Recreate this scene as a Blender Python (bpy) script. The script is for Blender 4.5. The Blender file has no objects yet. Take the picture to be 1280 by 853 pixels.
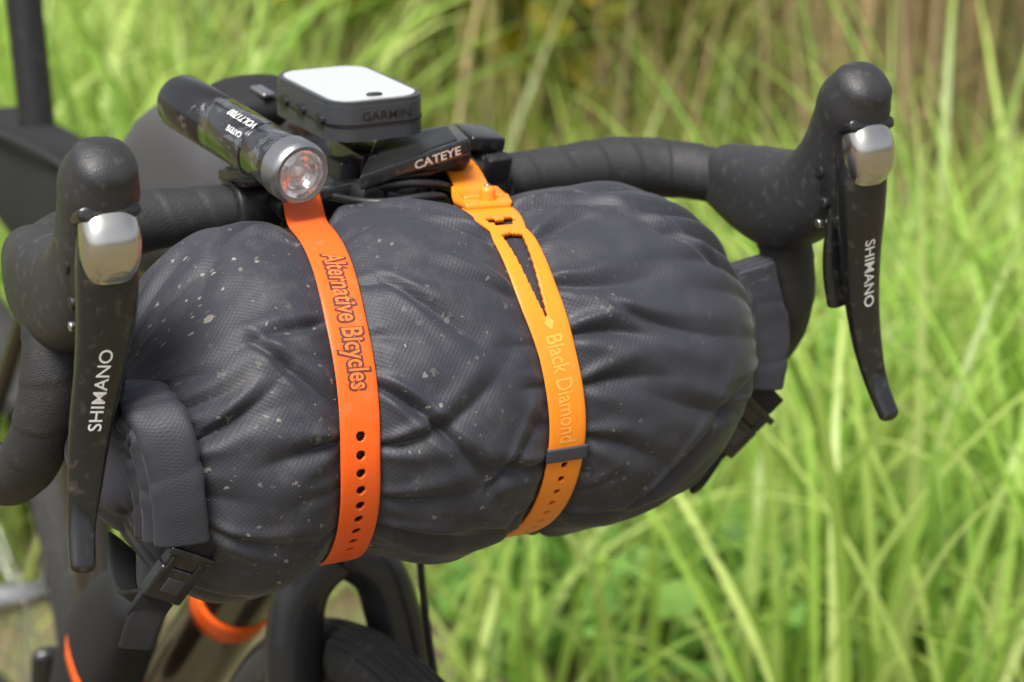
import bpy, bmesh, math, random
import numpy as np
from mathutils import Vector, Matrix, noise, Euler
from mathutils.bvhtree import BVHTree

random.seed(4)
rng = np.random.default_rng(7)
scene = bpy.context.scene
D = bpy.data

# ------------------------------------------------------------------ frames
# bicycle frame, in cm, origin at the handlebar clamp: b = to rider's left, f = forwards, h = up
YAW = math.radians(28)
CA, SA = math.cos(YAW), math.sin(YAW)
BAR_Z = 0.98
def T(b, f, h):
    return ((b*CA+f*SA)*.01, (b*SA-f*CA)*.01, BAR_Z+h*.01)
def Tn(P):
    P = np.asarray(P, float)
    return np.stack([(P[:,0]*CA+P[:,1]*SA)*.01, (P[:,0]*SA-P[:,1]*CA)*.01, BAR_Z+P[:,2]*.01], 1)

# ------------------------------------------------------------------ materials
def new_mat(name):
    m = D.materials.new(name); m.use_nodes = True
    nt = m.node_tree
    return m, nt, nt.nodes["Principled BSDF"]
def pmat(name, col, rough=.5, metal=0., bump=None, var=.15, vscale=8., coat=0., sheen=0., rvar=0., dust=0.):
    m, nt, p = new_mat(name)
    N, Lk = nt.nodes, nt.links
    tc = N.new('ShaderNodeTexCoord')
    nz = N.new('ShaderNodeTexNoise'); nz.inputs['Scale'].default_value = vscale; nz.inputs['Detail'].default_value = 5
    Lk.new(tc.outputs['Object'], nz.inputs['Vector'])
    mx = N.new('ShaderNodeMix'); mx.data_type = 'RGBA'
    mx.inputs['A'].default_value = tuple(c*(1-var) for c in col)+(1,)
    mx.inputs['B'].default_value = tuple(min(1, c*(1+var)) for c in col)+(1,)
    Lk.new(nz.outputs['Fac'], mx.inputs['Factor'])
    out = mx.outputs['Result']
    if dust > 0:
        n2 = N.new('ShaderNodeTexNoise'); n2.inputs['Scale'].default_value = 160; n2.inputs['Detail'].default_value = 6
        Lk.new(tc.outputs['Object'], n2.inputs['Vector'])
        r = N.new('ShaderNodeMapRange'); r.inputs['From Min'].default_value = .56; r.inputs['From Max'].default_value = .75
        r.inputs['To Max'].default_value = dust
        Lk.new(n2.outputs['Fac'], r.inputs['Value'])
        m2 = N.new('ShaderNodeMix'); m2.data_type = 'RGBA'; m2.inputs['B'].default_value = (.33, .3, .25, 1)
        Lk.new(r.outputs['Result'], m2.inputs['Factor']); Lk.new(out, m2.inputs['A']); out = m2.outputs['Result']
    Lk.new(out, p.inputs['Base Color'])
    p.inputs['Roughness'].default_value = rough
    if rvar:
        n3 = N.new('ShaderNodeTexNoise'); n3.inputs['Scale'].default_value = 60; n3.inputs['Detail'].default_value = 6
        Lk.new(tc.outputs['Object'], n3.inputs['Vector'])
        r = N.new('ShaderNodeMapRange'); r.inputs['From Min'].default_value = .3; r.inputs['From Max'].default_value = .7
        r.inputs['To Min'].default_value = max(0, rough-rvar); r.inputs['To Max'].default_value = rough+rvar
        Lk.new(n3.outputs['Fac'], r.inputs['Value']); Lk.new(r.outputs['Result'], p.inputs['Roughness'])
    p.inputs['Metallic'].default_value = metal
    p.inputs['Coat Weight'].default_value = coat
    p.inputs['Sheen Weight'].default_value = sheen
    if bump:
        nb = N.new('ShaderNodeTexNoise'); nb.inputs['Scale'].default_value = bump[0]; nb.inputs['Detail'].default_value = 3
        Lk.new(tc.outputs['Object'], nb.inputs['Vector'])
        bp = N.new('ShaderNodeBump'); bp.inputs['Strength'].default_value = bump[1]; bp.inputs['Distance'].default_value = .001
        Lk.new(nb.outputs['Fac'], bp.inputs['Height']); Lk.new(bp.outputs['Normal'], p.inputs['Normal'])
    return m

M_hood = pmat('hood_rubber', (.026, .026, .029), .47, bump=(900, .3), dust=.12)
M_lever = pmat('lever_black', (.012, .012, .013), .2, coat=.4, rvar=.1, dust=.12)
M_chrome = pmat('lever_cap_silver', (.68, .66, .62), .22, metal=1)
M_plastic = pmat('black_plastic', (.014, .014, .016), .4, bump=(1500, .15), dust=.08)
M_plastic2 = pmat('grey_plastic', (.045, .05, .058), .38, bump=(1500, .15))
M_tape = pmat('bar_tape', (.024, .024, .026), .6, bump=(1100, .5), dust=.06)
M_frame = pmat('frame_paint', (.028, .02, .014), .22, metal=.2, coat=.5)
M_carbon = pmat('fork_carbon', (.016, .017, .02), .33, coat=.3)
M_tyre = pmat('tyre_rubber', (.03, .03, .029), .75, bump=(400, .5), dust=.2)
M_orange = pmat('strap_orange', (.97, .125, .01), .42, var=.06, dust=.16, bump=(500, .12))
M_amber = pmat('strap_amber', (.98, .27, .018), .3, var=.12, vscale=25, dust=.1)
M_brown = pmat('print_brown', (.10, .035, .028), .5)
M_print_or = pmat('print_orange', (.9, .17, .03), .5)
M_print_pale = pmat('print_pale', (.95, .38, .06), .5)
M_white = pmat('print_white', (.75, .75, .74), .5)
M_screen_glare = pmat('screen_sky_glare', (.64, .66, .66), .22, coat=1, var=.04)  # pale base colour paints in the sky reflected on the GPS glass
M_dark = pmat('print_dark', (.012, .012, .013), .4)
M_web = pmat('webbing', (.018, .018, .02), .8, bump=(2500, .6))
M_greycl = pmat('grey_cloth', (.07, .07, .075), .9, bump=(700, .6))
M_blackcl = pmat('black_cloth', (.009, .009, .011), .8, bump=(500, .5))
M_steel = pmat('steel', (.6, .6, .6), .3, metal=1)
M_mud = pmat('shell_black', (.012, .012, .014), .25, coat=.4, rvar=.1, dust=.1)
M_keeper = pmat('keeper_grey', (.045, .048, .06), .5)
def light_body_mat():
    m, nt, p = new_mat('worn_black_anodised'); N, Lk = nt.nodes, nt.links
    tc = N.new('ShaderNodeTexCoord'); n = N.new('ShaderNodeTexNoise'); n.inputs['Scale'].default_value = 45; n.inputs['Detail'].default_value = 8; n.inputs['Roughness'].default_value = .72
    n.inputs['Distortion'].default_value = .8
    Lk.new(tc.outputs['Object'], n.inputs['Vector'])
    r = N.new('ShaderNodeMapRange'); r.inputs['From Min'].default_value = .56; r.inputs['From Max'].default_value = .58; Lk.new(n.outputs['Fac'], r.inputs['Value'])
    mx = N.new('ShaderNodeMix'); mx.data_type = 'RGBA'; mx.inputs['A'].default_value = (.012, .012, .013, 1); mx.inputs['B'].default_value = (.35, .35, .36, 1)
    Lk.new(r.outputs['Result'], mx.inputs['Factor']); Lk.new(mx.outputs['Result'], p.inputs['Base Color'])
    Lk.new(r.outputs['Result'], p.inputs['Metallic']); p.inputs['Roughness'].default_value = .2; p.inputs['Coat Weight'].default_value = .5
    return m
M_lbody = light_body_mat()

def bag_material():
    m, nt, p = new_mat('ripstop_nylon'); N, Lk = nt.nodes, nt.links
    uv = N.new('ShaderNodeUVMap'); uv.uv_map = 'UVMap'
    tc = N.new('ShaderNodeTexCoord')
    n1 = N.new('ShaderNodeTexNoise'); n1.inputs['Scale'].default_value = 14; n1.inputs['Detail'].default_value = 6
    Lk.new(tc.outputs['Object'], n1.inputs['Vector'])
    cr = N.new('ShaderNodeValToRGB')
    cr.color_ramp.elements[0].position = .3; cr.color_ramp.elements[0].color = (.026, .027, .037, 1)
    cr.color_ramp.elements[1].position = .75; cr.color_ramp.elements[1].color = (.038, .039, .051, 1)
    Lk.new(n1.outputs['Fac'], cr.inputs['Fac'])
    mp = N.new('ShaderNodeMapping'); mp.inputs['Rotation'].default_value = (0, 0, math.radians(38))
    Lk.new(uv.outputs['UV'], mp.inputs['Vector'])
    hs = []
    for d in ('X', 'Y'):
        w = N.new('ShaderNodeTexWave'); w.wave_type = 'BANDS'; w.bands_direction = d
        w.inputs['Scale'].default_value = 1.6; w.inputs['Distortion'].default_value = .2; w.inputs['Detail Scale'].default_value = .5
        Lk.new(mp.outputs['Vector'], w.inputs['Vector'])
        hs.append(w.outputs['Fac'])
    mxx = N.new('ShaderNodeMath'); mxx.operation = 'MAXIMUM'
    Lk.new(hs[0], mxx.inputs[0]); Lk.new(hs[1], mxx.inputs[1])
    pw = N.new('ShaderNodeMath'); pw.operation = 'POWER'; pw.inputs[1].default_value = 3
    Lk.new(mxx.outputs[0], pw.inputs[0])
    fine = N.new('ShaderNodeTexNoise'); fine.inputs['Scale'].default_value = 9; fine.inputs['Detail'].default_value = 3
    Lk.new(uv.outputs['UV'], fine.inputs['Vector'])
    b1 = N.new('ShaderNodeBump'); b1.inputs['Strength'].default_value = .22; b1.inputs['Distance'].default_value = .0004
    Lk.new(pw.outputs[0], b1.inputs['Height'])
    b2 = N.new('ShaderNodeBump'); b2.inputs['Strength'].default_value = .12; b2.inputs['Distance'].default_value = .0004
    Lk.new(fine.outputs['Fac'], b2.inputs['Height']); Lk.new(b1.outputs['Normal'], b2.inputs['Normal'])
    Lk.new(b2.outputs['Normal'], p.inputs['Normal'])
    # mud specks in two sizes
    n4 = N.new('ShaderNodeTexNoise'); n4.inputs['Scale'].default_value = 4
    Lk.new(uv.outputs['UV'], n4.inputs['Vector'])
    sx = N.new('ShaderNodeSeparateXYZ'); Lk.new(uv.outputs['UV'], sx.inputs[0])
    fade = N.new('ShaderNodeMapRange'); fade.inputs['From Min'].default_value = -10; fade.inputs['From Max'].default_value = 13
    fade.inputs['To Min'].default_value = .9; fade.inputs['To Max'].default_value = .06
    Lk.new(sx.outputs['X'], fade.inputs['Value'])
    acc = None
    for sc, cut, rmax, dist in ((.8, .2, .2, .7), (2.0, .25, .26, .3)):
        vm = N.new('ShaderNodeVectorMath'); vm.operation = 'SCALE'; vm.inputs['Scale'].default_value = dist
        Lk.new(n4.outputs['Color'], vm.inputs[0])
        va = N.new('ShaderNodeVectorMath'); Lk.new(uv.outputs['UV'], va.inputs[0]); Lk.new(vm.outputs[0], va.inputs[1])
        vo = N.new('ShaderNodeTexVoronoi'); vo.inputs['Scale'].default_value = sc
        Lk.new(va.outputs[0], vo.inputs['Vector'])
        sep = N.new('ShaderNodeSeparateColor'); Lk.new(vo.outputs['Color'], sep.inputs[0])
        rad = N.new('ShaderNodeMapRange'); rad.inputs['From Min'].default_value = cut; rad.inputs['From Max'].default_value = 1
        rad.inputs['To Min'].default_value = 0; rad.inputs['To Max'].default_value = rmax
        Lk.new(sep.outputs[0], rad.inputs['Value'])
        lt = N.new('ShaderNodeMath'); lt.operation = 'LESS_THAN'
        Lk.new(vo.outputs['Distance'], lt.inputs[0]); Lk.new(rad.outputs['Result'], lt.inputs[1])
        ml = N.new('ShaderNodeMath'); ml.operation = 'MULTIPLY'; Lk.new(lt.outputs[0], ml.inputs[0]); Lk.new(sep.outputs[1], ml.inputs[1])
        if acc is None: acc = ml.outputs[0]
        else:
            mm = N.new('ShaderNodeMath'); mm.operation = 'MAXIMUM'; Lk.new(acc, mm.inputs[0]); Lk.new(ml.outputs[0], mm.inputs[1]); acc = mm.outputs[0]
    n5 = N.new('ShaderNodeTexNoise'); n5.inputs['Scale'].default_value = .35; n5.inputs['Detail'].default_value = 9; n5.inputs['Roughness'].default_value = .75
    Lk.new(uv.outputs['UV'], n5.inputs['Vector'])
    r6 = N.new('ShaderNodeMapRange'); r6.inputs['From Min'].default_value = .4; r6.inputs['From Max'].default_value = .52; r6.inputs['To Min'].default_value = .25
    n6 = N.new('ShaderNodeTexNoise'); n6.inputs['Scale'].default_value = .16; n6.inputs['Detail'].default_value = 2
    Lk.new(uv.outputs['UV'], n6.inputs['Vector']); Lk.new(n6.outputs['Fac'], r6.inputs['Value'])
    am = N.new('ShaderNodeMath'); am.operation = 'MULTIPLY'; Lk.new(acc, am.inputs[0]); Lk.new(r6.outputs['Result'], am.inputs[1]); acc = am.outputs[0]
    r5 = N.new('ShaderNodeMapRange'); r5.inputs['From Min'].default_value = .5; r5.inputs['From Max'].default_value = .85; r5.inputs['To Max'].default_value = .3
    Lk.new(n5.outputs['Fac'], r5.inputs['Value'])
    ad = N.new('ShaderNodeMath'); ad.use_clamp = True; Lk.new(acc, ad.inputs[0]); Lk.new(r5.outputs['Result'], ad.inputs[1])
    ml2 = N.new('ShaderNodeMath'); ml2.operation = 'MULTIPLY'; Lk.new(ad.outputs[0], ml2.inputs[0]); Lk.new(fade.outputs['Result'], ml2.inputs[1])
    mx = N.new('ShaderNodeMix'); mx.data_type = 'RGBA'; mx.inputs['B'].default_value = (.27, .25, .21, 1)
    Lk.new(ml2.outputs[0], mx.inputs['Factor']); Lk.new(cr.outputs['Color'], mx.inputs['A'])
    Lk.new(mx.outputs['Result'], p.inputs['Base Color'])
    p.inputs['Roughness'].default_value = .55
    p.inputs['Sheen Weight'].default_value = .1; p.inputs['Sheen Roughness'].default_value = .4
    p.inputs['Specular IOR Level'].default_value = .42
    return m
M_bag = bag_material()

# ------------------------------------------------------------------ builders
def empty(name, loc=(0, 0, 0)):
    o = D.objects.new(name, None); scene.collection.objects.link(o); o.empty_display_size = .05
    return o
def add_obj(name, verts, faces, mat, parent=None, smooth=True, recalc=True, world=False):
    me = D.meshes.new(name)
    V = np.asarray(verts, float)
    if not world: V = Tn(V)
    me.from_pydata([tuple(v) for v in V], [], [tuple(int(i) for i in f) for f in faces])
    if recalc:
        bm = bmesh.new(); bm.from_mesh(me)
        bmesh.ops.recalc_face_normals(bm, faces=bm.faces); bm.to_mesh(me); bm.free()
    if smooth:
        me.polygons.foreach_set('use_smooth', [True]*len(me.polygons))
    me.materials.append(mat)
    o = D.objects.new(name, me); scene.collection.objects.link(o)
    if parent is not None: o.parent = parent
    return o
def autosmooth(o, ang=35):
    o.data.set_sharp_from_angle(angle=math.radians(ang))
    return o
def spline(P, n):
    P = np.asarray(P, float); k = len(P)
    d = np.linalg.norm(np.diff(P[:, :3], axis=0), axis=1)
    t = np.concatenate([[0], np.cumsum(np.maximum(d, 1e-6))])
    m = np.zeros_like(P)
    for i in range(k):
        if i == 0: m[i] = (P[1]-P[0])/(t[1]-t[0])
        elif i == k-1: m[i] = (P[-1]-P[-2])/(t[-1]-t[-2])
        else:
            m[i] = ((P[i]-P[i-1])/(t[i]-t[i-1])*(t[i+1]-t[i]) + (P[i+1]-P[i])/(t[i+1]-t[i])*(t[i]-t[i-1]))/(t[i+1]-t[i-1])
    q = np.linspace(0, t[-1], n); out = np.zeros((n, P.shape[1]))
    for j, x in enumerate(q):
        i = min(max(np.searchsorted(t, x, side='right')-1, 0), k-2)
        h = t[i+1]-t[i]; u = (x-t[i])/h
        out[j] = (2*u**3-3*u**2+1)*P[i]+(u**3-2*u**2+u)*h*m[i]+(-2*u**3+3*u**2)*P[i+1]+(u**3-u**2)*h*m[i+1]
    return out
def tube(name, pts, mat, parent, n=60, seg=26, ref=(1, 0, 0), expo=2., cap=True, mod=None, capk=1.):
    P = np.array([tuple(p)+((p[3],) if len(p) == 4 else ()) for p in pts], float)
    S = spline(P, n)
    C, R = S[:, :3], S[:, 3:5]
    Tg = np.gradient(C, axis=0); Tg /= np.linalg.norm(Tg, axis=1)[:, None]
    arc = np.concatenate([[0], np.cumsum(np.linalg.norm(np.diff(C, axis=0), axis=1))])
    rings = []
    side = None
    for i in range(n):
        r0 = np.array(ref, float) if (ref is not None) else (side if side is not None else np.array([0.3, .2, 1.]))
        s = r0-np.dot(r0, Tg[i])*Tg[i]; s /= np.linalg.norm(s); side = s
        nn = np.cross(Tg[i], s)
        rings.append((C[i], s, nn, R[i, 0], R[i, 1], arc[i]))
    if cap:
        def caps(r, tg, sign):
            out = []
            rr = min(r[3], r[4])*capk
            for a in (15, 30, 45, 60, 75, 86):
                a = math.radians(a); c = math.cos(a)
                if capk < .5: c = c**.45
                out.append((r[0]+sign*tg*rr*math.sin(a), r[1], r[2], r[3]*c, r[4]*c, r[5]))
            return out
        rings = caps(rings[0], Tg[0], -1)[::-1]+rings+caps(rings[-1], Tg[-1], 1)
    V = []; th = np.linspace(0, 2*math.pi, seg, endpoint=False)
    for (c, s, nn, ra, rb, a) in rings:
        for t in th:
            ct, st = math.cos(t), math.sin(t)
            e = 2./expo
            x = math.copysign(abs(ct)**e, ct)*ra; y = math.copysign(abs(st)**e, st)*rb
            k = 1.+(mod(a, t) if mod else 0.)
            V.append(c+s*x*k+nn*y*k)
    m = len(rings); F = []
    for i in range(m-1):
        for j in range(seg):
            F.append((i*seg+j, i*seg+(j+1) % seg, (i+1)*seg+(j+1) % seg, (i+1)*seg+j))
    F.append(list(range(seg))[::-1]); F.append([(m-1)*seg+j for j in range(seg)])
    return add_obj(name, V, F, mat, parent)
def Lmat(center, rot=(0, 0, 0)):
    # right-handed local frame: x=b, y=-f, z=h ; rot degrees
    return Matrix.Translation((center[0], -center[1], center[2])) @ Euler([math.radians(a) for a in rot]).to_matrix().to_4x4()
def bm_to_obj(name, bm, M, mat, parent, ang=35):
    V = []
    for v in bm.verts:
        p = M @ v.co; V.append((p.x, -p.y, p.z))
    bm.verts.index_update()
    F = [[v.index for v in f.verts] for f in bm.faces]
    bm.free()
    return autosmooth(add_obj(name, V, F, mat, parent), ang)
def rbox(name, center, size, rot, bev, mat, parent, seg=3):
    bm = bmesh.new(); bmesh.ops.create_cube(bm, size=1)
    for v in bm.verts: v.co = Vector((v.co.x*size[0], v.co.y*size[1], v.co.z*size[2]))
    if bev: bmesh.ops.bevel(bm, geom=bm.edges[:], offset=bev, segments=seg, profile=.6, affect='EDGES')
    return bm_to_obj(name, bm, Lmat(center, rot), mat, parent)
def rrect(w, l, r, n=8):
    out = []
    for cx, cy, a0 in ((w/2-r, l/2-r, 0), (-w/2+r, l/2-r, 90), (-w/2+r, -l/2+r, 180), (w/2-r, -l/2+r, 270)):
        for i in range(n+1):
            a = math.radians(a0+90*i/n); out.append((cx+r*math.cos(a), cy+r*math.sin(a)))
    return out
def prism(name, outline, z0, z1, M, bev, mat, parent, seg=3):
    bm = bmesh.new()
    lo = [bm.verts.new((x, y, z0)) for x, y in outline]; hi = [bm.verts.new((x, y, z1)) for x, y in outline]
    n = len(outline)
    bm.faces.new(lo[::-1]); bm.faces.new(hi)
    for i in range(n): bm.faces.new((lo[i], lo[(i+1) % n], hi[(i+1) % n], hi[i]))
    if bev:
        ed = [e for e in bm.edges if abs(e.verts[0].co.z-e.verts[1].co.z) < 1e-6]
        bmesh.ops.bevel(bm, geom=ed, offset=bev, segments=seg, profile=.6, affect='EDGES')
    return bm_to_obj(name, bm, M, mat, parent)
def text_data(s, size, fat=0., dense=0.):
    cu = D.curves.new('txt', 'FONT'); cu.body = s; cu.size = size; cu.align_x = 'CENTER'; cu.align_y = 'CENTER'
    cu.offset = fat; cu.resolution_u = 4; cu.fill_mode = 'FRONT'
    o = D.objects.new('txt', cu); scene.collection.objects.link(o)
    bpy.context.view_layer.update()
    dg = bpy.context.evaluated_depsgraph_get()
    me = D.meshes.new_from_object(o.evaluated_get(dg))
    bm = bmesh.new(); bm.from_mesh(me); bmesh.ops.triangulate(bm, faces=bm.faces[:])
    if dense:
        for _ in range(4):
            ed = [e for e in bm.edges if e.calc_length() > dense]
            if not ed: break
            bmesh.ops.subdivide_edges(bm, edges=ed, cuts=1); bmesh.ops.triangulate(bm, faces=bm.faces[:])
    V = np.array([v.co[:] for v in bm.verts]); bm.verts.index_update(); F = [[v.index for v in f.verts] for f in bm.faces]
    bm.free()
    D.objects.remove(o); D.curves.remove(cu); D.meshes.remove(me)
    V[:, 0] -= (V[:, 0].max()+V[:, 0].min())/2; V[:, 1] -= (V[:, 1].max()+V[:, 1].min())/2
    return V, F
def text_on(name, s, size, M, mat, parent, fat=0., sx=1.):
    V, F = text_data(s, size, fat)
    W = []
    for v in V:
        p = M @ Vector((v[0]*sx, v[1], 0)); W.append((p.x, -p.y, p.z))
    return add_obj(name, W, F, mat, parent, smooth=False, recalc=False)
def project_onto(objs, W, nrm, off, back=4.):
    """drop print vertices (bike cm) along -nrm on to a surface"""
    trees = [BVHTree.FromPolygons([v.co[:] for v in o.data.vertices], [p.vertices[:] for p in o.data.polygons]) for o in objs]
    n0 = Vector(Tn([nrm])[0])-Vector(Tn([(0, 0, 0)])[0]); n0.normalize()
    res = []
    for w in W:
        p = Vector(Tn([w])[0]); best = None
        for t in trees:
            hit = t.ray_cast(p+n0*back*.01, -n0, back*.02)
            if hit[0] is not None and (best is None or (hit[0]-p).dot(n0) > (best-p).dot(n0)): best = hit[0]
        res.append(tuple((best if best is not None else p)+n0*off*.01))
    return res
def ring(name, cb, cf, ch, R, rb, rr, mat, parent, n=120, seg=20, axis='b'):
    V = []; F = []
    for i in range(n):
        a = 2*math.pi*i/n
        for j in range(seg):
            t = 2*math.pi*j/seg
            r = R+rr*math.cos(t)
            V.append((cb+rb*math.sin(t), cf+r*math.cos(a), ch+r*math.sin(a)))
    for i in range(n):
        for j in range(seg):
            F.append((i*seg+j, i*seg+(j+1) % seg, ((i+1) % n)*seg+(j+1) % seg, ((i+1) % n)*seg+j))
    return add_obj(name, V, F, mat, parent)

# ------------------------------------------------------------------ BICYCLE
bike = empty('bicycle')
def tapemod(a, t):
    x = (a/2.3+t/(2*math.pi)) % 1.
    return .045*(x if x < .9 else (1-x)*9) - .02
for sg, nm in ((-1, 'right'), (1, 'left')):
    tube('handlebar_'+nm, [(sg*2.0, 0, 0, 1.3), (sg*6, 0, 0, 1.35), (sg*11, 0, 0, 1.5), (sg*15.5, 0.1, -.1, 1.75), (sg*18.6, 1.1, -.4, 1.7), (sg*20.3, 3.2, -.6, 1.6),
          (sg*21, 5.6, -.9, 1.6), (sg*21.4, 7.8, -2.6, 1.55), (sg*21.9, 8.3, -5.8, 1.55), (sg*22.4, 6.8, -9.2, 1.55), (sg*22.9, 3.2, -11.8, 1.55), (sg*23.3, -1.5, -12.6, 1.55), (sg*23.7, -7, -13, 1.5)],
         M_tape, bike, n=420, seg=32, ref=None, mod=tapemod)
    hood = tube('brake_hood_'+nm, [(sg*20.8, 3.4, -.6, 1.8, 2.0), (sg*21, 6, -.9, 2.1, 2.6), (sg*21, 8.8, -.9, 2.05, 2.85), (sg*21, 11.0, -.1, 1.8, 2.6), (sg*21, 12.8, 1.8, 1.56, 2.0),
          (sg*21, 14.2, 4.2, 1.6, 1.9), (sg*20.95, 15.2, 5.9, 1.74, 1.95), (sg*20.9, 15.8, 6.8, 1.5, 1.55)], M_hood, bike, n=70, seg=40, expo=2.5, capk=.62)
    tube('hood_bezel_'+nm, [(sg*21, 14.0, 4.3, 1.45, .5), (sg*21, 15.6, 4.55, 1.52, .5), (sg*21, 16.6, 4.85, 1.46, .42)], M_mud, bike, n=12, seg=36, expo=3.4, capk=.6)
    tube('pivot_body_'+nm, [(sg*21, 13.6, 3.9, 1.25, 1.3), (sg*21, 14.1, 1.4, 1.3, 1.4), (sg*21, 14.2, -.7, 1.0, 1.0)], M_plastic, bike, n=14, seg=28, expo=3)
    tube('lever_cap_'+nm, [(sg*21, 16.0, 4.35, 1.3, 1.0), (sg*21, 16.4, 3.5, 1.38, 1.1), (sg*21.05, 16.45, 2.6, 1.32, .95), (sg*21.05, 16.2, 1.8, 1.1, .65)], M_chrome, bike, n=16, seg=40, expo=2.8, capk=.4)
    lever = tube('brake_lever_'+nm, [(sg*21.05, 15.4, 3.6, 1.2, .9), (sg*21.05, 15.8, 2.1, 1.42, .95), (sg*21.15, 15.8, .2, 1.4, .9), (sg*21.5, 15.5, -2.6, 1.2, .72), (sg*22.0, 15.2, -5.4, 1.02, .6),
          (sg*22.5, 15.3, -8.2, .84, .5), (sg*22.9, 15.7, -10.2, .66, .45), (sg*23.2, 16.5, -11.8, .6, .42)], M_lever, bike, n=80, seg=32, expo=2.8)
    tube('shift_paddle_'+nm, [(sg*20.7, 14.6, 1.8, .7, .35), (sg*20.6, 14.5, -1, .75, .3), (sg*20.8, 14.3, -3.6, .85, .3), (sg*21.1, 14.3, -5.6, .75, .28)], M_lever, bike, n=30, seg=20, expo=3)
    for (f, h, r) in ((13.9, 1.9, .42), (14.4, .2, .34), (14.0, -1.0, .24)):
        for s2 in (-1, 1):
            tube('pivot_screw', [(sg*21+s2*1.1, f, h, r), (sg*21+s2*1.36, f, h, r)], M_steel if r < .3 else M_plastic, bike, n=3, seg=16, ref=(0, 0, 1), capk=.3)
    V, F = text_data('SHIMANO', 1.1, .004, .12)
    P0, P1 = np.array((sg*21.42, 15.5, -1.6)), np.array((sg*22.05, 15.2, -5.6))
    u = (P1-P0); ln = np.linalg.norm(u); u /= ln
    nrm = np.array((0, 1., 0)); wd = np.cross(u, nrm); wd *= np.sign(wd[0])
    k = ln/(V[:, 0].max()-V[:, 0].min()); W = []
    for v in V:
        c = (P0+P1)/2
        W.append(c+(u*v[0]+wd*v[1])*k*(1 if sg > 0 else -1)+np.array((0, .6, 0)))
    W = project_onto([lever], W, (0, 1, 0), .02)
    add_obj('lever_print_'+nm, W, F, M_white, bike, smooth=False, recalc=False, world=True)

tube('bar_clamp_section', [(-3, 0, 0, 1.55), (3, 0, 0, 1.55)], M_plastic, bike, n=6, seg=30, ref=(0, 0, 1), capk=.2)
tube('stem', [(0, 1.2, 0, 2.0, 1.9), (0, -2, -.1, 1.9, 1.8), (0, -6, -.3, 1.6, 1.6), (0, -11, -.5, 1.9, 2.0)], M_carbon, bike, n=20, seg=28, expo=3)
tube('head_tube', [(0, -12, 1.6, 2.0), (0, -11.4, -5, 2.2), (0, -10.2, -17, 2.3), (0, -9.7, -22.5, 2.3)], M_frame, bike, n=20, seg=32)
WZ = -63.0
tube('fork', [(-5.4, -.6, WZ+.5, 1.0, 1.2), (-4.6, -3.4, -47, 1.2, 1.6), (-3.75, -6.0, -34, 1.3, 1.8), (-3.35, -7.0, -29.0, 1.35, 1.8), (-2.3, -7.4, -25.9, 1.3, 1.7), (0, -7.6, -24.5, 1.25, 1.7),
      (2.3, -7.4, -25.9, 1.3, 1.7), (3.35, -7.0, -29.0, 1.35, 1.8), (3.75, -6.0, -34, 1.3, 1.8), (4.6, -3.4, -47, 1.2, 1.6), (5.4, -.6, WZ+.5, 1.0, 1.2)],
     M_carbon, bike, n=140, seg=30, ref=(0, 1, .2), expo=2.4)
tube('fork_bolt', [(0, -6.2, -24.6, .42), (0, -5.75, -24.6, .42)], M_dark, bike, n=3, seg=18, ref=(0, 0, 1), capk=.2)
def wheel(cf, tag):
    ring('tyre_'+tag, 0, cf, WZ, 32.9, 2.0, 2.1, M_tyre, bike, n=220, seg=32)
    for k in range(-3, 4):
        rr = 2.13; t = k*.3
        ring('tread_'+tag, rr*.97*math.sin(t), cf, WZ, 32.9+rr*math.cos(t), .13, .07, M_tyre, bike, n=160, seg=6)
    ring('rim_'+tag, 0, cf, WZ, 30.3, 1.3, 1.6, M_carbon, bike, n=120, seg=14)
    tube('hub_'+tag, [(-5.4, cf, WZ, 1.2), (0, cf, WZ, 1.8), (5.4, cf, WZ, 1.2)], M_steel, bike, n=10, seg=20, ref=(0, 0, 1))
    V = []; F = []
    for i in range(28):
        a = 2*math.pi*i/28; a2 = a+(.5 if i % 2 else -.5); s = 3 if (i//2) % 2 else -3
        p = np.array((s, cf+2*math.cos(a2), WZ+2*math.sin(a2))); q = np.array((0, cf+29.5*math.cos(a), WZ+29.5*math.sin(a)))
        dx = np.array((.1, 0, 0)); dy = np.cross(q-p, dx); dy = dy/np.linalg.norm(dy)*.1
        b0 = len(V)
        for e in (p, q):
            V += [e+dx, e+dy, e-dx, e-dy]
        for j in range(4): F.append((b0+j, b0+(j+1) % 4, b0+4+(j+1) % 4, b0+4+j))
    add_obj('spokes_'+tag, V, F, M_steel, bike)
wheel(1.5, 'front'); wheel(-98, 'rear')
ring('disc_rotor', -4, 1.5, WZ, 7.4, .1, .7, M_steel, bike, n=80, seg=6)
tube('down_tube', [(0, -13.0, -22.0, 2.6), (0, -31, -39, 2.9), (0, -57, -63, 2.9)], M_frame, bike, n=20, seg=32)
tube('top_tube', [(0, -12, -5, 2.1), (0, -64, -21, 1.7)], M_frame, bike, n=10, seg=24)
tube('seat_tube', [(0, -55, -62, 2), (0, -68, -17, 1.8)], M_frame, bike, n=10, seg=24)
tube('seat_post', [(0, -67.6, -19, 1.5), (0, -73.5, 18, 1.5)], M_plastic, bike, n=10, seg=24)
tube('saddle', [(0, -50, 21.5, 1.8, 1.2), (0, -58, 21.5, 2.3, 1.5), (0, -68, 21.2, 4.2, 1.7), (0, -76, 21.8, 7.2, 1.8)], M_plastic, bike, n=30, seg=26, ref=(1, 0, 0))
for s in (-1, 1):
    tube('seat_stay', [(s*1.8, -66, -21, .8), (s*6, -98, WZ+1, .9)], M_frame, bike, n=8, seg=14)
    tube('chain_stay', [(s*3, -57, -62, 1.2), (s*6.3, -97, WZ, .9)], M_frame, bike, n=8, seg=14)
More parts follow.
